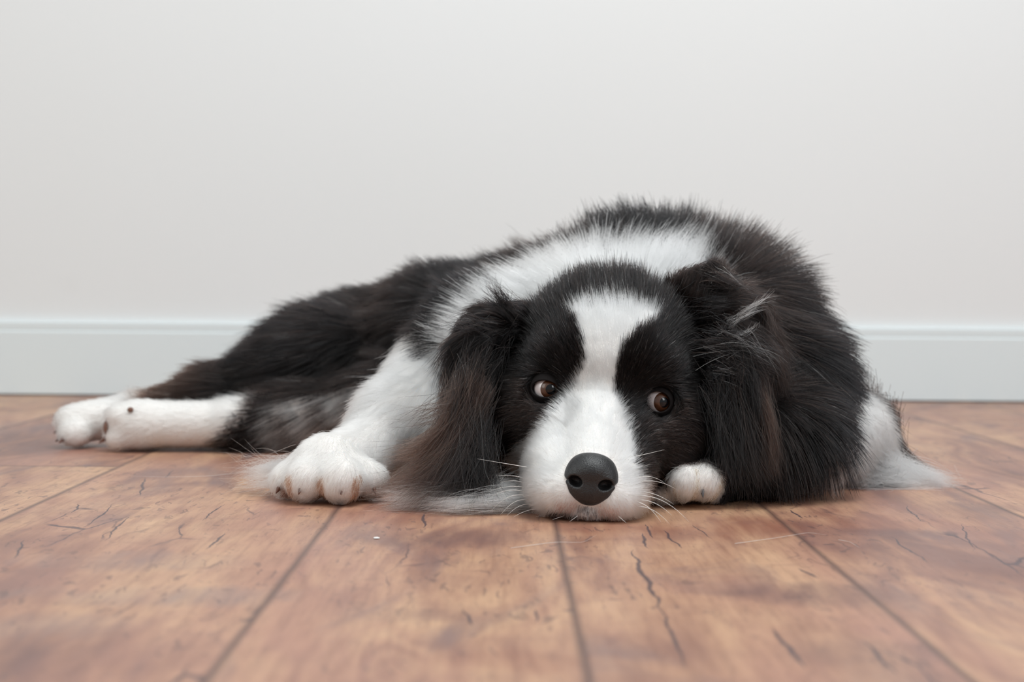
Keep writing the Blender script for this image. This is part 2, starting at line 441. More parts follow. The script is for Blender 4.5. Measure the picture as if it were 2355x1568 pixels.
for (x, y, z, r) in ((-0.432, 1.43, .026, .0165), (-0.428, 1.415, .016, .0135), (-0.428, 1.446, .018, .0135)):
    hind1.append((ell((x, y, z), (r*1.25, r, r)), .005))
hind2 = [(cone((-0.11, 1.43, 0.050), (-0.20, 1.415, 0.036), 0.045, 0.030), .03),
         (cone((-0.20, 1.415, 0.036), (-0.265, 1.405, 0.0265), 0.030, 0.0225), .02),
         (cone((-0.265, 1.405, 0.0265), (-0.345, 1.400, 0.0265), 0.0215, 0.0215), .012),
         (ell((-0.362, 1.395, 0.0265), (0.025, 0.020, 0.0235)), .01),
         (ell((-0.377, 1.392, 0.016), (0.015, 0.015, 0.014)), .004),
         (ell((-0.377, 1.392, 0.034), (0.014, 0.015, 0.013)), .004)]
GROUPS = [('head', head_f), ('torso', torso_f), ('fore1', union(fore1)), ('fore2', union(fore2)), ('hind1', union(hind1)), ('hind2', union(hind2))]
GK = {'head': .012, 'torso': .02, 'fore1': .015, 'fore2': .012, 'hind1': .015, 'hind2': .012}
def dog_groups(p): return np.stack([g(p) for _, g in GROUPS], 1)
def dog_f(p):
    d = None
    for (nm, g) in GROUPS[1:]:
        v = g(p); d = v if d is None else smin(d, v, GK[nm])
    # the head lies against the body: join it softly at the neck only
    h = head_f(p)
    k = np.where(HL(p)[:, 1] > 16, 0.02, 0.004)
    d = smin(d, h, k)
    return np.maximum(d, 0.0008 - p[:, 2])      # flattened where it rests on the floor

LO = np.array([-0.50, 0.93, -0.012]); HI = np.array([0.40, 1.72, 0.26])
V, Fq = surface_nets(dog_f, LO, HI, 0.0026)
GH = 0.006
gn = np.ceil((HI-LO+0.16)/GH).astype(int); GLO = LO-0.08
gg = np.stack(np.meshgrid(*[GLO[i] + np.arange(gn[i])*GH for i in range(3)], indexing='ij'), -1).reshape(-1, 3)
GF = np.concatenate([dog_f(gg[s:s+400000]) for s in range(0, len(gg), 400000)]).reshape(gn)
GG = np.stack(np.gradient(GF, GH), -1)
def gsample(p):
    q = (p-GLO)/GH
    q = np.clip(q, 0, gn-1.001); i = q.astype(int); t = q-i
    f = 0; g = 0
    for dx in (0, 1):
        for dy in (0, 1):
            for dz in (0, 1):
                wt = np.where(dx, t[:, 0], 1-t[:, 0])*np.where(dy, t[:, 1], 1-t[:, 1])*np.where(dz, t[:, 2], 1-t[:, 2])
                f = f + wt*GF[i[:, 0]+dx, i[:, 1]+dy, i[:, 2]+dz]
                g = g + wt[:, None]*GG[i[:, 0]+dx, i[:, 1]+dy, i[:, 2]+dz]
    return f, unit(g)

def trace(px, py, f=dog_f):
    """march photo rays onto the dog's skin (used once to find landmark points on its surface)"""
    px = np.atleast_1d(np.asarray(px, float)); py = np.atleast_1d(np.asarray(py, float))
    d = CF[None] + CR[None]*((px-1177.5)/FPX)[:, None] + CU[None]*((784-py)/FPX)[:, None]
    d = unit(d); t = np.full(len(px), 0.85); best = np.full(len(px), 9.0); bt = t.copy()
    for _ in range(90):
        v = f(CAM + d*t[:, None])
        up = v < best; best = np.where(up, v, best); bt = np.where(up, t, bt)
        t = t + np.where(v > 0.0004, np.maximum(v*0.8, 0.0004), 0)
        t = np.minimum(t, 2.0)
    return CAM + d*bt[:, None]

# ------------------------------------------------------------------ coat colour: outlines on the front elevation (x, z)
def inpoly(x, z, poly):
    r = np.zeros(len(x), bool); n = len(poly); j = n-1
    for i in range(n):
        xi, zi = poly[i]; xj, zj = poly[j]
        c = ((zi > z) != (zj > z)) & (x < (xj-xi)*(z-zi)/((zj-zi) if zj != zi else 1e-9)+xi)
        r ^= c; j = i
    return r
def head_poly(pts):
    w = trace([p[0] for p in pts], [p[1] for p in pts], head_f); l = HL(w)
    return l[:, [0, 2]]
BLAZE = head_poly([(1300, 722), (1340, 705), (1385, 700), (1450, 704), (1490, 712), (1522, 728), (1500, 750), (1465, 765), (1432, 800),
                   (1418, 850), (1412, 900), (1428, 930), (1440, 965), (1452, 1010), (1462, 1060), (1480, 1110), (1490, 1160), (1480, 1215),
                   (1180, 1215), (1165, 1140), (1178, 1060), (1196, 1020), (1240, 985), (1280, 940), (1305, 910), (1325, 880), (1345, 840), (1343, 790), (1325, 740)])
def col_head(p):
    l = HL(p)
    jx = l[:, 0] + RNG.normal(0, 0.10, len(p)); jz = l[:, 2] + RNG.normal(0, 0.10, len(p))
    w = inpoly(jx, jz, BLAZE) & (l[:, 1] < 17)
    w |= (jz < -1.2) & (np.abs(l[:, 0]) < 3.6) & (l[:, 1] < 7)
    return w
def world_poly(pts, Y):
    return np.array([A(px, py, Y)[[0, 2]] for px, py in pts])
def elev(p, Y):
    """(x, z) carried along the line of sight depth Y, so an outline drawn at depth Y stays put on a curved body"""
    s = Y/p[:, 1]
    return p[:, 0]*s, CAM[2] + (p[:, 2]-CAM[2])*s
COLLAR = world_poly([(1058, 745), (1100, 695), (1180, 645), (1270, 608), (1370, 594), (1480, 592), (1560, 602), (1605, 630), (1625, 690), (1560, 900), (1400, 1100), (1400, 1250),
                     (860, 1250), (600, 1250), (600, 1060), (780, 1030), (860, 980), (898, 920), (955, 870), (1015, 810)], 1.25)
def belly(p):
    """pale belly hair between the thigh and the foreleg"""
    return (p[:, 2] < 0.045 + 0.22*(p[:, 0]+0.25)) & (p[:, 0] < 0.0) & (p[:, 0] > -0.225) & (p[:, 1] < 1.5) & (p[:, 1] > 1.25) & (RNG.random(len(p)) < 0.92) & (np.sin(p[:, 0]*150 + p[:, 2]*110) > -0.78)
def col_torso(p):
    n = len(p); x, z = elev(p, 1.25)
    x = x + RNG.normal(0, .003, n); z = z + RNG.normal(0, .003, n)
    w = inpoly(x, z, COLLAR) & (p[:, 1] < 1.31)
    w |= (p[:, 2] < 0.026) & (p[:, 1] < 1.22) & (p[:, 0] < 0.1)
    w |= belly(p)
    w |= (p[:, 0] > .232 + 1.1*(p[:, 2]-.02)) & (p[:, 2] < .06) & (p[:, 1] < 1.25) & (RNG.random(n) < .65)
    return w

# ------------------------------------------------------------------ hair engine
_nk = RNG.normal(0, 1, (10, 3)); _nph = RNG.uniform(0, 6.28, (10, 3)); _nd = RNG.normal(0, 1, (10, 3))
def vnoise(p, scale):
    r = np.zeros_like(p)
    for i in range(10):
        r += np.sin((p@_nk[i])[:, None]*scale + _nph[i])*_nd[i]
    return r/3.2
def guide_field(p, guides, power=2.0):
    gp = np.array([g[0] for g in guides]); gv = np.array([g[1] for g in guides])
    out = np.zeros((len(p), gv.shape[1]))
    for s in range(0, len(p), 20000):
        d2 = ((p[s:s+20000, None, :]-gp[None])**2).sum(-1)
        wt = 1/(d2+4e-5)**power
        out[s:s+20000] = (wt@gv)/wt.sum(1, keepdims=True)
    return out
def guides_from(table, f=dog_f):
    """table rows: photo x, photo y, flow right, flow down, flow away, length (cm), lift (deg)"""
    P = trace([t[0] for t in table], [t[1] for t in table], f)
    g = []
    for p, t in zip(P, table):
        d = R0*t[2] - np.array([0, 0, 1.0])*t[3] + np.array([0, 1.0, 0])*t[4]
        d = d/np.linalg.norm(d)
        g.append((p, [*d, t[5]*0.01, t[6]]))
    return g
def strands(roots, nor, dirs, length, lift, K=7, gravity=0.0, wave=0.15, wscale=60, clump=0.5, csize=14, jitter=0.12, margin=0.0008, lenvar=0.25, rough=0.0, sample=gsample, lb=None):
    n = len(roots)
    t = unit(dirs - nor*(dirs*nor).sum(1, keepdims=True))
    L = np.radians(lift + RNG.normal(0, 6, n))[:, None]
    d = unit(t*np.cos(L) + nor*np.sin(L) + RNG.normal(0, jitter, (n, 3)))
    ln = length*np.clip(RNG.normal(1, lenvar, n), 0.35, 1.6)
    pts = np.zeros((n, K, 3)); pts[:, 0] = roots - nor*0.0006
    p = roots.copy()
    curl = vnoise(roots, wscale)*wave
    for k in range(1, K):
        s = k/(K-1)
        dd = unit(d*(1-0.35*s) + t*(0.35*s) + curl*s + np.array([0, 0, -gravity])*s + RNG.normal(0, rough, (n, 3)))
        p = p + dd*(ln/(K-1))[:, None]
        f, g = sample(p)
        mg = margin + 0.0015*s
        ins = f < mg
        p = np.where(ins[:, None], p + g*(mg-f)[:, None], p)
        p[:, 2] = np.maximum(p[:, 2], 0.0006+0.0008*RNG.random(n))
        pts[:, k] = p
    if clump > 0 and n > csize*2:
        nc = max(2, n//csize); ci = RNG.choice(n, nc, replace=False)
        kd = kdtree.KDTree(nc)
        for i, c in enumerate(ci): kd.insert(roots[c], i)
        kd.balance()
        near = np.array([kd.find(r)[1] for r in roots]); near = ci[near]
        cv = clump*(0.4+0.6*RNG.random(n))
        for k in range(1, K):
            s = (k/(K-1))**1.3
            a = (cv*s)[:, None]
            pts[:, k] = pts[:, k]*(1-a) + (pts[near, k])*a
        pts[..., 2] = np.maximum(pts[..., 2], 0.0005)
    return pts
def hair_obj(name, pts, radius, colors, mt, parent):
    n, K, _ = pts.shape
    cu = bpy.data.hair_curves.new(name)
    cu.add_curves([K]*n)
    cu.attributes['position'].data.foreach_set('vector', np.ascontiguousarray(pts, np.float32).ravel()) if 'position' in cu.attributes else cu.position_data.foreach_set('vector', pts.astype(np.float32).ravel())
    prof = np.array([1.0, 1.0, .95, .9, .8, .6, .18]) if K == 7 else np.interp(np.linspace(0, 1, K), [0, .6, 1], [1, .85, .18])
    rad = (np.broadcast_to(np.asarray(radius, float), (n,))[:, None]*prof[None]).astype(np.float32)
    at_ = cu.attributes.get('radius') or cu.attributes.new('radius', 'FLOAT', 'POINT')
    at_.data.foreach_set('value', rad.ravel())
    ca = cu.attributes.new('tint', 'FLOAT_COLOR', 'CURVE')
    c4 = np.ones((n, 4), np.float32); c4[:, :3] = colors
    ca.data.foreach_set('color', c4.ravel())
    cu.materials.append(mt)
    o = bpy.data.objects.new(name, cu); COL.objects.link(o)
    if parent is not None: o.parent = parent
    return o

def hair_material():
    mt, nt, out = mat('dog_hair')
    a = nt.nodes.new('ShaderNodeAttribute'); a.attribute_name = 'tint'
    h = nt.nodes.new('ShaderNodeBsdfHairPrincipled'); h.parametrization = 'COLOR'
    nt.links.new(a.outputs['Color'], h.inputs['Color'])
    h.inputs['Roughness'].default_value = 0.38
    h.inputs['Radial Roughness'].default_value = 0.55
    h.inputs['Coat'].default_value = 0.0
    h.inputs['IOR'].default_value = 1.33
    h.inputs['Random Roughness'].default_value = 0.3
    nt.links.new(h.outputs[0], out.inputs[0])
    return mt
HAIR = hair_material()
def tints(white, brown=0.0, grey=0.015):
    """hair colours: white and near-black strands, red-brown in some, a few pale guard hairs"""
    n = len(white); v = RNG.random(n)[:, None]
    blk = np.array([0.0022, 0.0021, 0.0024])*(0.5+1.0*v)
    brn = np.array([0.058, 0.031, 0.022])*(0.5+0.9*v)
    br = np.broadcast_to(np.asarray(brown, float), (n,)) + RNG.normal(0, .10, n)
    blk = blk + (brn-blk)*np.clip(br, 0, 1)[:, None]
    blk = np.where((RNG.random(n) < grey)[:, None], np.array([.22, .21, .20])*(.5+v), blk)
    wh = np.array([0.925, 0.93, 0.91])*(0.95+0.05*v)
    return np.where(np.asarray(white)[:, None], wh, blk)

# ------------------------------------------------------------------ the dog's body: one continuous mesh
def skin_material():
    mt, nt, out = mat('dog_skin'); n = N(nt)
    a = n.node('ShaderNodeAttribute'); a.attribute_name = 'coat'
    co = n.node('ShaderNodeTexCoord').outputs['Object']
    c = n.mix(n.math('MULTIPLY', n.noise(co, 700, 3), 0.5), a.outputs['Color'], (0.02, 0.015, 0.013, 1), 'MIX')
    c = n.mix(0.8, c, a.outputs['Color'])
    principled(nt, out, Base_Color=c, Roughness=0.8, Specular_IOR_Level=0.2)
    return mt
SKIN = skin_material()
Vn = grad(dog_f, V)
Vreg = dog_groups(V).argmin(1)
def col_all(p, reg):
    w = np.zeros(len(p), bool)
    for i, (nm, _) in enumerate(GROUPS):
        mk = reg == i
        if not mk.any(): continue
        q = p[mk]; l = HL(q)
        if nm == 'head': w[mk] = np.where(l[:, 1] > 17.5, col_torso(q), col_head(q))
        elif nm == 'torso': w[mk] = col_torso(q)
        elif nm == 'fore1': w[mk] = True
        elif nm == 'fore2': w[mk] = ((q[:, 1] < 1.078) & (q[:, 0] < 0.163)) | ((q[:, 0] + RNG.normal(0, .004, len(q)) > 0.262) & (q[:, 1] < 1.262) & (q[:, 0] + RNG.normal(0, .003, len(q)) < 0.330 + 0.9*(0.050 - q[:, 2])))
        elif nm == 'hind1': w[mk] = q[:, 0] + RNG.normal(0, .006, len(q)) < -0.365
        elif nm == 'hind2': w[mk] = q[:, 0] + RNG.normal(0, .006, len(q)) - 0.9*(q[:, 2]-.045) < -0.248
        if nm in ('hind1', 'hind2'): w[mk] |= belly(q)
    return w
Vw = col_all(V, Vreg)
dog = mesh_obj('dog', V, Fq, SKIN)
ca = dog.data.color_attributes.new('coat', 'FLOAT_COLOR', 'POINT')
c4 = np.ones((len(V), 4), np.float32); SKIN_TINT = np.where(Vw[:, None], [0.80, 0.77, 0.74], [0.003, 0.0027, 0.0028])
c4[:, :3] = SKIN_TINT
ca.data.foreach_set('color', c4.ravel())
dog['label'] = 'black and white long-haired dog lying on the wooden floor with its chin down'
dog['category'] = 'dog'

tri = np.concatenate([Fq[:, [0, 1, 2]], Fq[:, [0, 2, 3]]])
def sample_surface(n, keep=None, V=V, tri=tri, f=dog_f, weight=None):
    a, b, c = V[tri[:, 0]], V[tri[:, 1]], V[tri[:, 2]]
    cr = np.cross(b-a, c-a); ar = np.linalg.norm(cr, axis=1); cen = (a+b+c)/3
    nn = cr/np.maximum(ar[:, None], 1e-12)
    vw = unit(CAM[None]-cen); facing = (nn*vw).sum(1)
    wt = ar*np.clip(0.25+0.75*(facing+0.35), 0.16, 1.0)
    if keep is not None: wt = wt*keep(cen)
    wt = wt*(cen[:, 2] > 0.0035)
    if weight is not None: wt = wt*weight(cen)
    i = RNG.choice(len(tri), n, p=wt/wt.sum())
    u = RNG.random((n, 1)); v = RNG.random((n, 1)); sw = (u+v) > 1; u = np.where(sw, 1-u, u); v = np.where(sw, 1-v, v)
    p = a[i] + u*(b[i]-a[i]) + v*(c[i]-a[i])
    g = grad(f, p)
    return p, g

# ------------------------------------------------------------------ nose
def nose_material():
    mt, nt, out = mat('nose_leather'); n = N(nt)
    co = n.node('ShaderNodeTexCoord').outputs['Object']
    v = n.node('ShaderNodeTexVoronoi'); n.put(v.inputs['Vector'], co); v.inputs['Scale'].default_value = 1250
    c = n.mix(v.outputs['Distance'], (0.020, 0.020, 0.021, 1), (0.008, 0.0075, 0.008, 1))
    b = principled(nt, out, Base_Color=c, Roughness=0.42, Specular_IOR_Level=0.6)
    bmp = n.node('ShaderNodeBump'); bmp.inputs['Strength'].default_value = 0.55; bmp.inputs['Distance'].default_value = 0.0004
    n.put(bmp.inputs['Height'], n.math('SUBTRACT', 1.0, v.outputs['Distance']))
    nt.links.new(bmp.outputs[0], b.inputs['Normal'])
    return mt
def nose_local(p):
    q = p.copy(); q[:, 0] = np.abs(q[:, 0])
    d = ell((0, 1.45, 0.62), (1.75, 1.75, 1.32))(q)
    d = smin(d, ell((1.12, 0.95, 0.02), (0.80, 0.95, 0.92))(q), 0.45)
    d = smin(d, ell((0.0, 0.95, -0.62), (1.42, 1.15, 1.16))(q), 0.5)
    d = smin(d, ell((0.95, 1.1, -0.72), (0.72, 0.85, 0.68))(q), 0.4)
    d = smax(d, -ell((1.06, 0.05, -0.10), (0.50, 0.75, 0.37), (0, -14, 12))(q), 0.16)
    d = smax(d, -cone((1.35, -0.1, -0.22), (1.95, 0.7, -0.02), 0.09, 0.07)(q), 0.12)
    d = smax(d, -cone((0, -0.35, -1.9), (0, -0.30, 0.05), 0.075, 0.03)(q), 0.10)
    return d
Vl, Fl = surface_nets(nose_local, (-2.4, -0.9, -2.2), (2.4, 3.6, 2.4), 0.06)
mesh_obj('nose', HW(Vl), Fl, nose_material(), dog)['label'] = 'black leathery nose'

# ------------------------------------------------------------------ eyes and lids
M_SCL = plain('eye_white', (0.72, 0.66, 0.66), 0.25, 0.5, 1.0)
def iris_material():
    mt, nt, out = mat('iris_brown'); n = N(nt)
    co = n.node('ShaderNodeTexCoord').outputs['Object']
    v = n.noise(co, 900, 4, 0.7)
    c = n.mix(v, (0.022, 0.008, 0.004, 1), (0.13, 0.042, 0.012, 1))
    principled(nt, out, Base_Color=c, Roughness=0.4, Coat_Weight=0.6, Coat_Roughness=0.02)
    return mt
M_IRIS = iris_material()
M_PUP = plain('pupil_black', (0.003, 0.003, 0.004), 0.1, 0.35, 0.3)
M_LID = plain('lid_rim', (0.008, 0.006, 0.006), 0.8, 0.2)
M_LIDW = plain('claw_horn', (0.10, 0.075, 0.06), 0.4, 0.5)
def sphere_part(name, c, r, ang, axis, mt, parent, nu=32, nv=14, lift=0.0, flat=0.0):
    """spherical cap of half angle ang around axis, in head centimetres"""
    ax = unit(np.asarray(axis, float)); e1 = unit(np.cross(ax, [0, 0, 1.0])); e2 = np.cross(e1, ax)
    vs = [np.asarray(c) + ax*(r+lift)]; fs = []
    for j in range(1, nv+1):
        th = ang*j/nv
        rr = r + lift*(1-(j/nv)**2)
        for i in range(nu):
            ph = 2*math.pi*i/nu
            vs.append(np.asarray(c) + rr*(ax*math.cos(th) + (e1*math.cos(ph)+e2*math.sin(ph))*math.sin(th)))
    for i in range(nu): fs.append((0, 1+i, 1+(i+1) % nu))
    for j in range(nv-1):
        for i in range(nu):
            a = 1+j*nu+i; b = 1+j*nu+(i+1) % nu
            fs.append((a, a+nu, b+nu, b))
    return mesh_obj(name, HW(np.array(vs)), fs, mt, parent)
lid_centres = []
for s, e in zip((-1, 1), EYES):
    e = np.array(e)
    gaze = unit(np.array([0.24 if s < 0 else 0.56, -1.0, 0.07]))
    eye = sphere_part('eye', e, 1.10, math.pi*0.98, (0, -1, 0), M_SCL, dog, 40, 28)
    eye['label'] = 'brown eye looking sideways and up, white showing'
    ir = sphere_part('iris', e, 1.105, math.radians(41), gaze, M_IRIS, eye, 36, 10, lift=0.10)
    sphere_part('pupil', e, 1.19, math.radians(19), gaze, M_PUP, eye, 28, 6, lift=0.035)
    face = unit(np.array(FACES[0 if s < 0 else 1]))
    # lid: a shell round the ball with an almond opening
    ex = unit(np.cross(face, [0, 0, 1.0])); ex = -ex if ex[0] < 0 else ex
    ez = np.cross(ex, face); ez = -ez if ez[2] < 0 else ez
    tilt = math.radians(4 if s < 0 else -14)
    ex, ez = ex*math.cos(tilt)+ez*math.sin(tilt), ez*math.cos(tilt)-ex*math.sin(tilt)
    def lid(p, e=e, ex=ex, ez=ez, face=face, s=s):
        q = p-e; r = np.linalg.norm(q, axis=1)
        shell = np.maximum(r-1.42, 1.13-r)
        u = q@ex; v = q@ez; w = q@face
        hw = 1.02 if s < 0 else 0.88; up = 0.60 if s < 0 else 0.72; dn = 0.62 if s < 0 else 0.74
        cu, cv = (0.05, -0.02) if s < 0 else (-0.10, -0.02)
        vv = np.where(v > cv, (v-cv)/up, (v-cv)/dn); uu = (u-cu)/hw
        alm = (np.sqrt(np.abs(uu)**2.0 + np.abs(vv)**1.9+1e-9) - 1)*0.66
        alm = np.where(w > 0, alm, 1.0)
        return smax(smax(shell, -alm, 0.10), -(w+0.35), 0.1)
    Vl, Fl = surface_nets(lid, e-1.55, e+1.55, 0.055)
    mesh_obj('eyelid', HW(Vl), Fl, M_LID, dog)
    lid_centres.append((e, ex, ez, face, s))
def eye_open(p, grow=0.0):
    """true where a hair root would sit in an eye opening"""
    l = HL(p); r = np.zeros(len(p), bool)
    for e, ex, ez, face, s in lid_centres:
        q = l-e; r |= ((q@face) > 0) & (np.linalg.norm(q, axis=1) < 3.2) & (((q@ex)/((1.16 if s < 0 else 1.04)+grow))**2 + ((q@ez)/((0.80 if s < 0 else 0.90)+grow))**2 < 1)
    return r

# ------------------------------------------------------------------ ears
def flat_cone(a, b, ra, rb, nrm, th):
    """tapered strap: a cone squeezed along nrm"""
    a = np.asarray(a); b = np.asarray(b); nrm = unit(np.asarray(nrm, float)); ab = b-a; L2 = ab@ab
    def f(p):
        q = p-a; t = np.clip((q@ab)/L2, 0, 1); d = q - t[:, None]*ab
        dn = d@nrm; dt = d - dn[:, None]*nrm; r = ra+(rb-ra)*t
        k = np.sqrt((np.linalg.norm(dt, axis=1)/r)**2 + (dn/(r*th))**2)
        return (k-1)*r*th*0.9
    return f
earL = union([(flat_cone(A(1190, 735, 1.122), A(1125, 740, 1.110), .016, .012, (-.25, -.6, .75), .35), .008),
              (flat_cone(A(1125, 740, 1.110), A(1082, 800, 1.100), .012, .010, (-.5, -.85, .2), .35), .006),
              (flat_cone(A(1082, 800, 1.100), A(1078, 920, 1.085), .010, .008, (-.3, -.95, .0), .32), .006)])
earR = union([(flat_cone(A(1580, 730, 1.128), A(1638, 640, 1.124), .022, .008, (.25, -.9, .25), .35), .01),
              (flat_cone(A(1620, 700, 1.122), A(1700, 735, 1.110), .017, .016, (.35, -.8, .45), .32), .012),
              (flat_cone(A(1700, 735, 1.110), A(1728, 800, 1.100), .016, .013, (.6, -.75, .2), .32), .008),
              (flat_cone(A(1728, 800, 1.100), A(1722, 890, 1.090), .013, .008, (.5, -.85, .05), .30), .008)])
EAR_SKIN = plain('ear_skin', (0.015, 0.012, 0.012), 0.7, 0.3)
ears = []
for f, c in ((earL, A(1110, 800, 1.1)), (earR, A(1680, 760, 1.1))):
    Ve, Fe = surface_nets(f, c-0.075, c+0.075, 0.0014)
    o = mesh_obj('ear', Ve, Fe, EAR_SKIN, dog)
    ears.append((o, f, Ve, Fe))
ears[0][0]['label'] = 'black ear hanging down with long brown-tipped hair'
ears[1][0]['label'] = 'black ear raised at its base and folded over'

# ------------------------------------------------------------------ claws and pads
def claw(base, d, L, r, mt):
    base = np.asarray(base, float); d = unit(np.asarray(d, float)); side = unit(np.cross(d, [0, 0, 1.0]))
    upv = np.cross(side, d); vs, fs = [], []; K, M = 7, 8
    for i in range(K):
        t = i/(K-1); c = base + d*L*t - np.array([0, 0, 1])*L*0.35*t*t; rr = r*(1-t)**0.7 + 0.0002
        for j in range(M):
            a = 2*math.pi*j/M; vs.append(c + side*rr*0.75*math.cos(a) + upv*rr*math.sin(a))
    for i in range(K-1):
        for j in range(M):
            a = i*M+j; b = i*M+(j+1) % M; fs.append((a, b, b+M, a+M))
    fs += [tuple(range(M))[::-1], tuple(range((K-1)*M, K*M))]
    V_ = np.array(vs); V_[:, 2] = np.maximum(V_[:, 2], 0.0006)
    return mesh_obj('claw', V_, fs, mt, dog)
def rounded(name, c, r, mt, rot=(0, 0, 0)):
    f = ell(c, r, rot); c = np.asarray(c); R_ = max(r)+0.002
    V_, F_ = surface_nets(f, c-R_, c+R_, max(r)/9, 2)
    return mesh_obj(name, V_, F_, mt, dog)
HORN = plain('claw_brown', (0.13, 0.055, 0.035), 0.35, 0.5)
GREY_HORN = plain('claw_grey', (0.13, 0.13, 0.14), 0.3, 0.5)
PAD = plain('paw_pad_brown', (0.20, 0.105, 0.075), 0.6, 0.3)
for c, dx in zip(TOES1, (-.5, -.25, .15, .4)):
    claw(c + np.array([dx*.010, -0.0125, -0.005]), (dx, -1, -.6), 0.0042, 0.0020, HORN)
for i, c in enumerate(TOES2[2:3]):
    claw(c + np.array([-0.0045, -0.0100, -0.0045]), (.1-.2*i, -1, -1.0), 0.0045, 0.0022, GREY_HORN)
for b, d in (((-0.441, 1.418, .012), (-.8, -.5, -.3)), ((-0.447, 1.432, .019), (-1, -.3, -.4)), ((-0.436, 1.407, .011), (-.5, -.9, -.2)), ((-0.388, 1.385, .014), (-1, -.4, -.3))):
    claw(b, d, 0.008, 0.0028, HORN)
rounded('paw_pad', (-0.3885, 1.388, 0.024), (0.0030, 0.008, 0.009), PAD)
rounded('paw_pad', (-0.363, 1.3775, 0.0425), (0.0030, 0.0022, 0.0026), PAD)

# ------------------------------------------------------------------ fur
H_G = guides_from([
 (1358, 1030, 0, -1, .5, .55, 12), (1310, 1040, -.5, -.8, .5, .7, 14), (1420, 1040, .5, -.8, .5, .7, 14),
 (1280, 1100, -.9, -.2, .6, .8, 15), (1440, 1100, .9, -.2, .6, .8, 15),
 (1230, 1130, -.9, .3, .6, 1.1, 20), (1470, 1130, .9, .3, .6, 1.1, 20), (1358, 1190, 0, 1, .1, .45, 30), (1290, 1188, -.4, 1, .2, .5, 28), (1300, 1165, -.5, 1, .2, .5, 22), (1415, 1165, .5, 1, .2, .5, 22),
 (1430, 1188, .4, 1, .2, .5, 28), (1245, 1180, -.6, .9, .3, 1.1, 25), (1475, 1180, .6, .9, .3, 1.0, 25),
 (1375, 960, 0, -1, .5, .7, 10), (1385, 900, 0, -1, .4, .8, 10), (1390, 840, 0, -1, .4, .9, 12), (1320, 950, -.7, -.7, .5, 1.0, 14), (1440, 960, .8, -.5, .5, 1.0, 14),
 (1400, 760, 0, -1, .5, 1.2, 16), (1405, 690, 0, -1, .6, 1.8, 22), (1350, 650, -.3, -1, .6, 2.4, 34), (1450, 640, .2, -1, .6, 2.6, 34), (1530, 660, .6, -.8, .6, 2.6, 30),
 (1240, 690, -.5, -.7, .5, 2.2, 26), (1300, 790, -.25, -1, .3, 1.0, 20), (1470, 800, .25, -1, .3, 1.0, 20), (1240, 800, -.7, -.7, .4, 1.0, 12), (1530, 830, .8, -.6, .4, 1.0, 12),
 (1180, 770, -.9, .2, .4, 2.8, 18), (1600, 770, .9, -.1, .5, 2.0, 18), (1160, 850, -.7, .8, .3, 3.0, 14), (1640, 880, .9, .5, .4, 2.2, 14),
 (1240, 940, -.95, .2, .5, .7, 8), (1530, 970, .95, .2, .5, .7, 8), (1200, 900, -.95, .2, .5, .8, 8), (1570, 920, .95, .2, .5, .8, 8),
 (1150, 960, -.7, .8, .4, 1.6, 10), (1600, 1000, .7, .8, .4, 1.5, 10),
 (1140, 1060, -.4, 1, .3, 2.6, 10), (1600, 1080, .3, 1, .3, 2.0, 10), (1190, 1080, -.9, .4, .5, 1.0, 10), (1520, 1080, .9, .4, .5, 1.0, 10)], head_f)
B_G = guides_from([
 (1200, 590, -.6, -.7, .6, 3.6, 34), (1400, 550, -.1, -1, .7, 3.8, 40), (1590, 580, .4, -.9, .7, 4.0, 40), (1060, 720, -1, -.1, .5, 2.8, 30), (1000, 840, -.8, .6, .3, 2.8, 18),
 (960, 920, -.6, .85, .1, 2.4, 12), (1300, 510, -.5, -.5, .9, 3.5, 34), (1500, 490, -.1, -.7, 1, 3.6, 40), (1640, 500, .3, -.7, .9, 3.8, 40), (1760, 570, .6, -.6, .6, 4.2, 38), (1840, 660, .8, -.2, .4, 4.5, 32),
 (1910, 780, .6, .6, .3, 3.6, 20), (1850, 850, .4, 1, .1, 4.5, 12), (1900, 1000, .15, 1, -.1, 3.6, 8), (1800, 1000, .25, 1, 0, 4.5, 8), (1780, 1110, .1, 1, -.1, 2.5, 8), (1940, 930, .05, 1, .0, 2.2, 6), (1960, 980, -.1, 1, -.1, 1.8, 5), (1900, 1090, .0, 1, -.2, 1.8, 6),
 (1780, 750, .6, .5, .3, 4.0, 20), (1100, 570, -.7, -.4, .8, 3.0, 30), (950, 630, -.8, -.3, .7, 3.0, 30), (800, 690, -.8, -.2, .6, 3.0, 28), (900, 760, -.8, .4, .3, 3.6, 18), (950, 860, -.7, .7, .1, 3.6, 12),
 (700, 760, -.9, .1, .4, 3.4, 22), (750, 890, -.7, .7, 0, 2.2, 6), (800, 970, -.75, .65, 0, 4.0, 10), (720, 950, -.75, .6, 0, 3.6, 8), (700, 1010, -.7, .6, 0, 4.5, 8), (1060, 1120, -.95, .25, -.1, 4.5, 6), (1180, 1140, -.95, .2, -.1, 3.5, 6)])
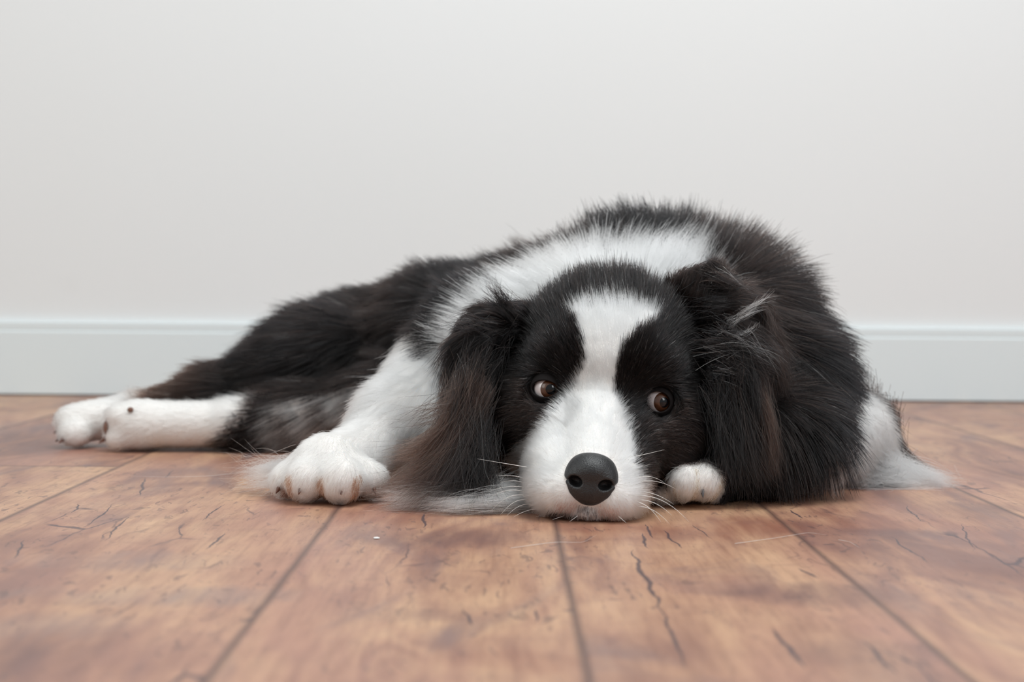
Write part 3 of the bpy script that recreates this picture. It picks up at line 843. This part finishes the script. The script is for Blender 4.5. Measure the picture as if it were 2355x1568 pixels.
L_G = guides_from([
 (640, 830, -.9, .2, .2, 3.6, 20), (500, 890, -.95, .2, .2, 2.8, 12), (400, 920, -1, .1, .2, 1.8, 10), (320, 950, -1, 0, .2, .8, 8), (180, 990, -1, .1, .1, .6, 8), (450, 960, -1, .1, 0, .8, 8), (560, 960, -.9, .3, 0, 1.4, 10),
 (300, 980, -1, .1, 0, .6, 8), (700, 800, -.8, .5, .1, 3.8, 14), (780, 850, -.75, .65, 0, 3.0, 10), (640, 1000, -.8, .5, 0, 3.0, 10),
 (980, 930, -.55, .8, 0, 2.0, 10), (880, 1000, -.55, .8, 0, 1.2, 8), (760, 1080, -.35, .8, -.3, .75, 10), (690, 1110, -.5, .8, -.3, .65, 10), (850, 1110, .2, .9, -.2, .7, 10), (760, 1130, 0, .9, -.3, .55, 14),
 (1600, 1120, -.2, .8, -.4, .7, 14), (2010, 1080, .95, .45, .1, 4.5, 8), (2000, 1000, .1, 1, .0, 1.8, 6), (2025, 960, .25, 1, .1, 2.0, 10), (1960, 1080, .6, .9, 0, 3, 10)])

def accents(p, cols, hair=True):
    """pink and dark lip skin under the nose, rusty creases between the toes"""
    l = HL(p); c = cols.copy(); n = len(p); ax = np.abs(l[:, 0]); rr = RNG.random(n)
    front = (l[:, 1] < 5) & (l[:, 1] > -1.5)
    pink = front & (ax > .75) & (ax < 2.1) & (l[:, 2] < -1.35 - .1*ax) & (l[:, 2] > -2.45) & (rr < .62)
    dark = front & (((ax < .65) & (l[:, 2] < -1.75)) | ((l[:, 2] < -2.35) & (ax < 2.6))) & (rr < np.where(l[:, 2] < -2.5, .88, .6))
    c[pink] = [.50, .27, .24]; c[dark] = [.045, .036, .036]
    d = np.sort(np.stack([np.linalg.norm((p-t)*[1, .35, .6], axis=1) for t in TOES1], 1), 1)
    cr = (d[:, 1]-d[:, 0] < .0042) & (d[:, 0] < .019) & (p[:, 2] < .024) & (p[:, 1] < 1.085) & (rr < .8)
    c[cr] = [.17, .080, .050]
    cr = (np.linalg.norm((p-TOES1[0]-np.array([.004, -.008, -.004]))*[1, .7, 1], axis=1) < .0075) & (rr < .7)
    c[cr] = [.14, .065, .045]
    d = np.sort(np.stack([np.linalg.norm((p-t)*[1, .35, .6], axis=1) for t in TOES2], 1), 1)
    cr = (d[:, 1]-d[:, 0] < .0026) & (d[:, 0] < .014) & (p[:, 2] < .030) & (p[:, 1] < 1.065) & (p[:, 0] > .125) & (p[:, 0] < .175) & (rr < .75)
    c[cr] = [.40, .28, .19]
    cr = (p[:, 0] < -.2) & (p[:, 1] < 1.5) & (p[:, 2] < .006) & (p[:, 1] > 1.3) & (rr < .4)
    c[cr] = [.40, .25, .18]
    return c
def brown_head(p):
    l = HL(p); b = np.zeros(len(p))
    b += 0.16*np.exp(-((np.abs(l[:, 0])-5.5)**2)/3.0)*(l[:, 2] < 6)
    b += 0.06*(l[:, 2] < 4)
    return b
def keep_region(idx):
    return lambda c: np.isin(dog_groups(c).argmin(1), idx).astype(float)
def make_fur(name, region, n, guides, radius, whitef, brownf, sel=None, label=None, lenmul=1.0, **kw):
    def keep(c):
        k = keep_region(region)(c)
        if sel is not None: k = k*sel(c)
        return k
    p, g = sample_surface(n, keep)
    ok = ~eye_open(p)
    l = HL(p); ok &= nose_local(l) > -0.02
    p, g = p[ok], g[ok]
    gv = guide_field(p, guides)
    q = strands(p, g, unit(gv[:, :3]), gv[:, 3]*lenmul, gv[:, 4], **kw)
    wh = whitef(p); cols = tints(wh, brownf(p) if callable(brownf) else brownf, .035 if name == 'head_fur' else .012)
    if 'leg' in name: cols = np.where(wh[:, None], cols*[1.0, .97, .93], cols)
    if np.any(wh): cols = accents(p, cols)
    o = hair_obj(name, q, radius*np.clip(RNG.normal(1, .2, len(q)), .5, 1.6), cols, HAIR, dog)
    if label: o['label'] = label
    return o
R = {nm: i for i, (nm, _) in enumerate(GROUPS)}
is_face = lambda c: (HL(c)[:, 1] < 16.0).astype(float)
make_fur('head_fur', [0], 90000, H_G, 0.000105, col_head, brown_head, is_face, 'short black face fur with a white blaze', csize=8, clump=.35, wave=.10, jitter=.13, margin=.0004, lenvar=.22)
def torso_sel(white):
    def f(c):
        return (col_torso(c) == white).astype(float)
    return f
nohead = lambda c: np.where(HL(c)[:, 1] > 15.5, 1.0, np.where(keep_region([0])(c) > 0, 0.0, 1.0))
make_fur('ruff', [0, 1], 42000, B_G, 0.00014, lambda p: np.ones(len(p), bool), 0.0, lambda c: torso_sel(True)(c)*nohead(c), 'white collar and chest fur', csize=16, clump=.6, wave=.24, gravity=.06, jitter=.17)
make_fur('body_fur', [0, 1], 75000, B_G, 0.00014, lambda p: np.zeros(len(p), bool), lambda p: 0.0+0.09*np.sin(p[:, 0]*40), lambda c: torso_sel(False)(c)*nohead(c), 'long black back and shoulder fur', csize=22, clump=.6, wave=.22, gravity=.08, jitter=.15)
ones = lambda p: np.ones(len(p), bool)
make_fur('foreleg_fur', [R['fore1']], 26000, L_G, 0.00012, ones, 0.0, None, 'white foreleg fur', csize=10, clump=.35, wave=.10, margin=.0004)
make_fur('foreleg_fur', [R['fore2']], 14000, L_G, 0.00012, lambda p: col_all(p, np.full(len(p), R['fore2'])), 0.0, None, 'white foreleg fur', csize=10, clump=.35, wave=.10, margin=.0004)
make_fur('hind_leg_fur', [R['hind1']], 26000, L_G, 0.00014, lambda p: col_all(p, np.full(len(p), R['hind1'])), lambda p: np.clip((-.27-p[:, 0])*8, 0, .7)*(p[:, 2] > .04)+.0, None, 'black thigh fur turning brown then white', csize=16, clump=.5, wave=.14, margin=.0004)
make_fur('hind_leg_fur', [R['hind2']], 16000, L_G, 0.00013, lambda p: col_all(p, np.full(len(p), R['hind2'])), .1, None, 'white hind foot fur', csize=12, clump=.4, wave=.12, margin=.0004)

# ears: long hair
def ear_hair(ear, n, guides, tipbrown, label, K=9):
    o, f, Ve, Fe = ear
    t3 = np.concatenate([Fe[:, [0, 1, 2]], Fe[:, [0, 2, 3]]])
    p, g = sample_surface(n, None, Ve, t3, f)
    gv = guide_field(p, guides)
    q = strands(p, g, unit(gv[:, :3]), gv[:, 3], gv[:, 4], K=K, gravity=.55, wave=.30, wscale=45, clump=.75, csize=30, jitter=.10, lenvar=.28)
    cols = tints(np.zeros(len(p), bool), tipbrown(p))
    h = hair_obj('ear_fur', q, 0.00013*np.clip(RNG.normal(1, .2, n), .5, 1.6), cols, HAIR, o)
EL = guides_from([(1180, 725, -.6, -.6, .4, 1.3, 20), (1140, 735, -.9, -.1, .2, 1.5, 20), (1105, 755, -.7, .6, .1, 1.8, 14), (1088, 800, -.05, 1, .0, 3.8, 6), (1080, 850, .0, 1, 0, 5.5, 5), (1078, 910, -.2, 1, -.1, 7.0, 7)], earL)
ER = guides_from([(1600, 710, .1, -.9, .4, 1.6, 20), (1636, 660, .15, -1, .1, 1.4, 16), (1650, 700, .8, -.3, .1, 2.6, 16), (1690, 720, .9, .1, .0, 2.8, 16), (1715, 770, .35, .9, 0, 4.5, 10), (1722, 880, .12, 1, 0, 6.8, 8), (1670, 740, .7, .6, -.1, 3.5, 10)], earR)
ear_hair(ears[0], 15000, EL, lambda p: np.clip((.125-p[:, 2])*8, 0, .35)+.03, '')
ear_hair(ears[1], 17000, ER, lambda p: np.full(len(p), .12), '')

# ------------------------------------------------------------------ whiskers
WH = plain('whisker_white', (0.8, 0.78, 0.75), 0.35, 0.5)
def tube(name, pts, r0, mt, parent, M=6):
    pts = np.asarray(pts); K = len(pts); vs, fs = [], []
    for i, c in enumerate(pts):
        t = unit(pts[min(i+1, K-1)]-pts[max(i-1, 0)]); s = unit(np.cross(t, [0.1, 0.2, 1.0])); u = np.cross(s, t)
        rr = r0*(1-0.85*i/(K-1))
        for j in range(M):
            a = 2*math.pi*j/M; vs.append(c + rr*(s*math.cos(a)+u*math.sin(a)))
    for i in range(K-1):
        for j in range(M):
            a = i*M+j; b = i*M+(j+1) % M; fs.append((a, b, b+M, a+M))
    fs += [tuple(range(M))[::-1], tuple(range((K-1)*M, K*M))]
    return mesh_obj(name, vs, fs, mt, parent)
def whisker(x0, y0, x1, y1, bend, dy=-0.01):
    a = trace(x0, y0, head_f)[0]
    Yb = a[1]+dy; b = A(x1, y1, Yb)
    b[2] = max(b[2], 0.002)
    mid = (a+b)/2 + np.array([0, 0, bend])
    ts = np.linspace(0, 1, 10)[:, None]
    P = (1-ts)**2*a + 2*ts*(1-ts)*mid + ts**2*b
    P[:, 2] = np.maximum(P[:, 2], 0.0015)
    tube('whisker', P, 0.00028, WH, dog)
for args in ((1218, 1075, 1098, 1055, .000, .0), (1210, 1100, 1140, 1094, .002, 0), (1205, 1120, 1120, 1132, .004, 0), (1205, 1130, 1118, 1150, .007, 0), (1210, 1140, 1125, 1190, .010, 0),
             (1215, 1150, 1150, 1185, .008, -.01), (1225, 1160, 1165, 1200, .006, -.01), (1240, 1170, 1180, 1205, .003, -.01), (1205, 1110, 1150, 1110, .003, 0),
             (1465, 1100, 1530, 1112, .006, 0), (1470, 1108, 1560, 1128, .006, 0), (1472, 1130, 1550, 1160, .004, -.02), (1470, 1140, 1585, 1200, .010, -.03), (1465, 1155, 1520, 1200, .006, -.03),
             (1465, 1165, 1540, 1205, .007, -.03), (1460, 1050, 1528, 1034, 0, 0), (1470, 1150, 1545, 1185, .006, -.03), (1300, 1185, 1270, 1208, .0, -.01), (1330, 1185, 1310, 1210, .0, -.01), (1420, 1185, 1440, 1205, .0, -.01)):
    whisker(*args)

# ------------------------------------------------------------------ long locks: bundles of strands along a curve
def lock(a, b, c, n, r0, r1, white, brown=0.0, grey=.015, K=10, wav=.0025, rad=.00013, var=.2):
    """a -> c bending by b (world points); r0, r1 = spread at root and tip"""
    t = np.linspace(0, 1, K)[None, :, None]
    L = 1 - np.abs(RNG.normal(0, var, (n, 1, 1)))
    t = t*np.clip(L, .35, 1)
    A0 = a + RNG.normal(0, r0, (n, 3)); B0 = b + RNG.normal(0, (r0+r1)/2, (n, 3)); C0 = c + RNG.normal(0, r1, (n, 3))*[1, 1, .6]
    P = (1-t)**2*A0[:, None] + 2*t*(1-t)*B0[:, None] + t**2*C0[:, None]
    ph = RNG.uniform(0, 6.28, (n, 1, 3))
    P = P + np.sin(t*5 + ph)*wav*t
    P[..., 2] = np.maximum(P[..., 2], 0.0008)
    return P, tints(np.full(n, white), brown, grey)
def locks(name, specs, parent, label=None):
    ps, cs = zip(*[lock(*sp[:-1], **sp[-1]) for sp in specs])
    o = hair_obj(name, np.concatenate(ps), 0.00012, np.concatenate(cs), HAIR, parent)
    if label: o['label'] = label
W = A
# brown-tipped waves of the hanging ear, sweeping out over the foreleg
locks('ear_fringe', [
    (W(1080, 880, 1.085), W(1045, 1030, 1.05), W(895, 1050, 1.055), 420, .007, .007, False, dict(brown=.75, wav=.004, var=.12)),
    (W(1095, 900, 1.08), W(1055, 1060, 1.045), W(885, 1135, 1.04), 700, .008, .009, False, dict(brown=.62, wav=.005, var=.12)),
    (W(1090, 870, 1.08), W(1040, 950, 1.06), W(915, 975, 1.065), 90, .006, .007, False, dict(brown=.5, wav=.006, var=.1)),
    (W(1082, 890, 1.085), W(1065, 1080, 1.045), W(920, 1150, 1.02), 700, .007, .009, False, dict(brown=.35, wav=.004, var=.12)),
    (W(1085, 900, 1.085), W(1085, 1060, 1.045), W(1020, 1150, 1.015), 900, .007, .010, False, dict(brown=.12)),
    (W(1105, 980, 1.07), W(1105, 1080, 1.04), W(1095, 1155, 1.01), 700, .008, .012, False, dict(brown=.05)),
    (W(1095, 820, 1.088), W(1060, 900, 1.07), W(1035, 1040, 1.05), 300, .007, .010, False, dict(brown=.08)),
    (W(1165, 765, 1.125), W(1130, 800, 1.105), W(1112, 930, 1.09), 900, .010, .009, False, dict(brown=0)),
    (W(1180, 715, 1.115), W(1150, 690, 1.11), W(1125, 645, 1.11), 160, .005, .005, False, dict(brown=0)),
    (W(1125, 760, 1.095), W(1085, 745, 1.09), W(1040, 735, 1.09), 90, .006, .010, False, dict(brown=0)),
], ears[0][0], 'long wavy ear hair with brown ends')
locks('ear_fringe', [
    (W(1690, 860, 1.085), W(1710, 980, 1.06), W(1745, 1120, 1.045), 700, .009, .010, False, dict(brown=.10)),
    (W(1720, 880, 1.085), W(1780, 980, 1.06), W(1780, 1110, 1.055), 300, .006, .007, False, dict(brown=.45)),
    (W(1660, 900, 1.08), W(1670, 1000, 1.055), W(1690, 1130, 1.045), 600, .009, .010, False, dict(brown=.05)),
    (W(1630, 780, 1.115), W(1735, 790, 1.065), W(1735, 970, 1.06), 420, .006, .005, False, dict(brown=0)),
    (W(1612, 690, 1.12), W(1628, 635, 1.12), W(1640, 588, 1.122), 420, .0065, .0025, False, dict(brown=0)),
    (W(1740, 700, 1.10), W(1775, 720, 1.10), W(1768, 790, 1.09), 160, .003, .004, False, dict(brown=.15)),
    (W(1540, 745, 1.13), W(1640, 700, 1.10), W(1735, 705, 1.10), 420, .010, .009, False, dict(brown=0)),
    (W(1590, 810, 1.12), W(1680, 780, 1.075), W(1765, 870, 1.08), 600, .012, .010, False, dict(brown=.05)),
    (W(1640, 640, 1.115), W(1690, 650, 1.112), W(1740, 690, 1.105), 220, .006, .005, False, dict(brown=.1)),
    (W(1670, 850, 1.078), W(1742, 860, 1.068), W(1744, 975, 1.064), 260, .006, .004, False, dict(grey=.28)),  # arc of sheen on the ear, put into the strand colour as grey
    (W(1660, 790, 1.085), W(1730, 780, 1.075), W(1778, 845, 1.078), 300, .010, .009, False, dict(grey=.22)),  # more ear sheen, tinted grey into part of the lock
    (W(1740, 900, 1.075), W(1785, 980, 1.06), W(1765, 1115, 1.05), 260, .004, .006, False, dict(brown=.6)),
    (W(1700, 720, 1.09), W(1740, 700, 1.085), W(1775, 678, 1.085), 26, .002, .004, True, dict(wav=.001)),
    (W(1680, 745, 1.085), W(1710, 720, 1.08), W(1760, 705, 1.08), 34, .003, .003, True, dict(wav=.001)),
    (W(1690, 770, 1.08), W(1735, 765, 1.075), W(1738, 740, 1.078), 16, .002, .002, True, dict(wav=.001)),
], ears[1][0], 'long ear hair with a few pale strands and sheen tinted in grey')
# wisps lying on the floor and stray pale hairs on the coat
locks('feathering', [
    (W(690, 1075, 1.10), W(640, 1075, 1.11), W(560, 1095, 1.115), 500, .006, .008, True, dict(wav=.003)),
    (W(680, 1065, 1.12), W(610, 1075, 1.13), W(545, 1050, 1.14), 40, .005, .010, True, dict(wav=.006)),
    (W(700, 1095, 1.09), W(640, 1110, 1.09), W(555, 1115, 1.10), 160, .005, .007, True, dict(wav=.003)),
], dog, 'white feathering behind the stretched front paw')
locks('feathering', [
    (W(2020, 1075, 1.19), W(2080, 1085, 1.18), W(2190, 1110, 1.18), 1100, .010, .006, True, dict(wav=.003)),
    (W(1990, 1060, 1.18), W(2050, 1095, 1.17), W(2140, 1115, 1.17), 900, .013, .009, True, dict(wav=.003)),
    (W(1980, 1110, 1.17), W(2050, 1115, 1.165), W(2110, 1120, 1.165), 500, .008, .006, True, dict(wav=.003)),
    (W(2030, 950, 1.235), W(2045, 1055, 1.225), W(2140, 1092, 1.215), 900, .007, .005, False, dict(brown=.15, wav=.003)),
    (W(1990, 900, 1.26), W(2010, 1000, 1.25), W(2060, 1060, 1.24), 350, .008, .006, False, dict(brown=.1, wav=.003)),
], dog, 'white and black feathering of the elbow spread on the floor')
locks('chest_fringe', [
    (W(1180, 1140, 1.06), W(1050, 1140, 1.03), W(880, 1150, 1.03), 900, .008, .008, True, dict(wav=.003)),
    (W(1220, 1150, 1.03), W(1120, 1155, 1.01), W(980, 1164, 1.01), 500, .006, .006, True, dict(wav=.003)),
], dog, 'white chest hair spread on the floor')

# ------------------------------------------------------------------ small things on the floor
HAIRS = [([(1175, 1262), (1280, 1250), (1340, 1252), (1372, 1232)], 'long pale dog hair lying on the floorboards below the dark nose'),
         ([(1690, 1252), (1790, 1240), (1860, 1228), (1900, 1232)], 'pale curved dog hair crossing the dark seam right of the small paw'),
         ([(1928, 1243), (1955, 1250), (1978, 1262)], 'short pale dog hair on the floor in front of the black shoulder fur'),
         ([(2195, 1072), (2205, 1095), (2222, 1112)], 'short pale dog hair beyond the tip of the elbow feathering'),
         ([(575, 1085), (480, 1098), (380, 1100), (300, 1096)], 'long pale dog hair on the floor left of the stretched front paw')]
for pts, lab in HAIRS:
    c = np.array([on_floor(*p) for p in pts]); c[:, 2] = 0.0006
    c[1:-1, 2] = 0.0012
    t = np.linspace(0, len(c)-1, 24); P = np.stack([np.interp(t, range(len(c)), c[:, k]) for k in range(3)], 1)
    for _ in range(3): P[1:-1] = (P[:-2]+2*P[1:-1]+P[2:])/4
    o = tube('stray_hair', P - P[0], 0.00014, WH, None)
    o.location = P[0]; o['label'] = lab; o['category'] = 'hair'; o['group'] = 'stray dog hairs on the floor'
c = on_floor(866, 1239); bm = bmesh.new(); bmesh.ops.create_icosphere(bm, subdivisions=3, radius=1)
for v in bm.verts:
    k = 1 + 0.25*math.sin(v.co.x*4+1) * math.cos(v.co.y*5)
    v.co = Vector((v.co.x*0.0020*k, v.co.y*0.0015*k, (v.co.z*0.0006*k)+0.0006))
me = bpy.data.meshes.new('crumb'); bm.to_mesh(me); bm.free(); me.polygons.foreach_set('use_smooth', [True]*len(me.polygons))
o = bpy.data.objects.new('crumb', me); COL.objects.link(o); o.location = c; me.materials.append(plain('crumb_white', (.85, .85, .83), .5))
o['label'] = 'tiny white crumb on the floorboard in front of the stretched paw'; o['category'] = 'crumb'
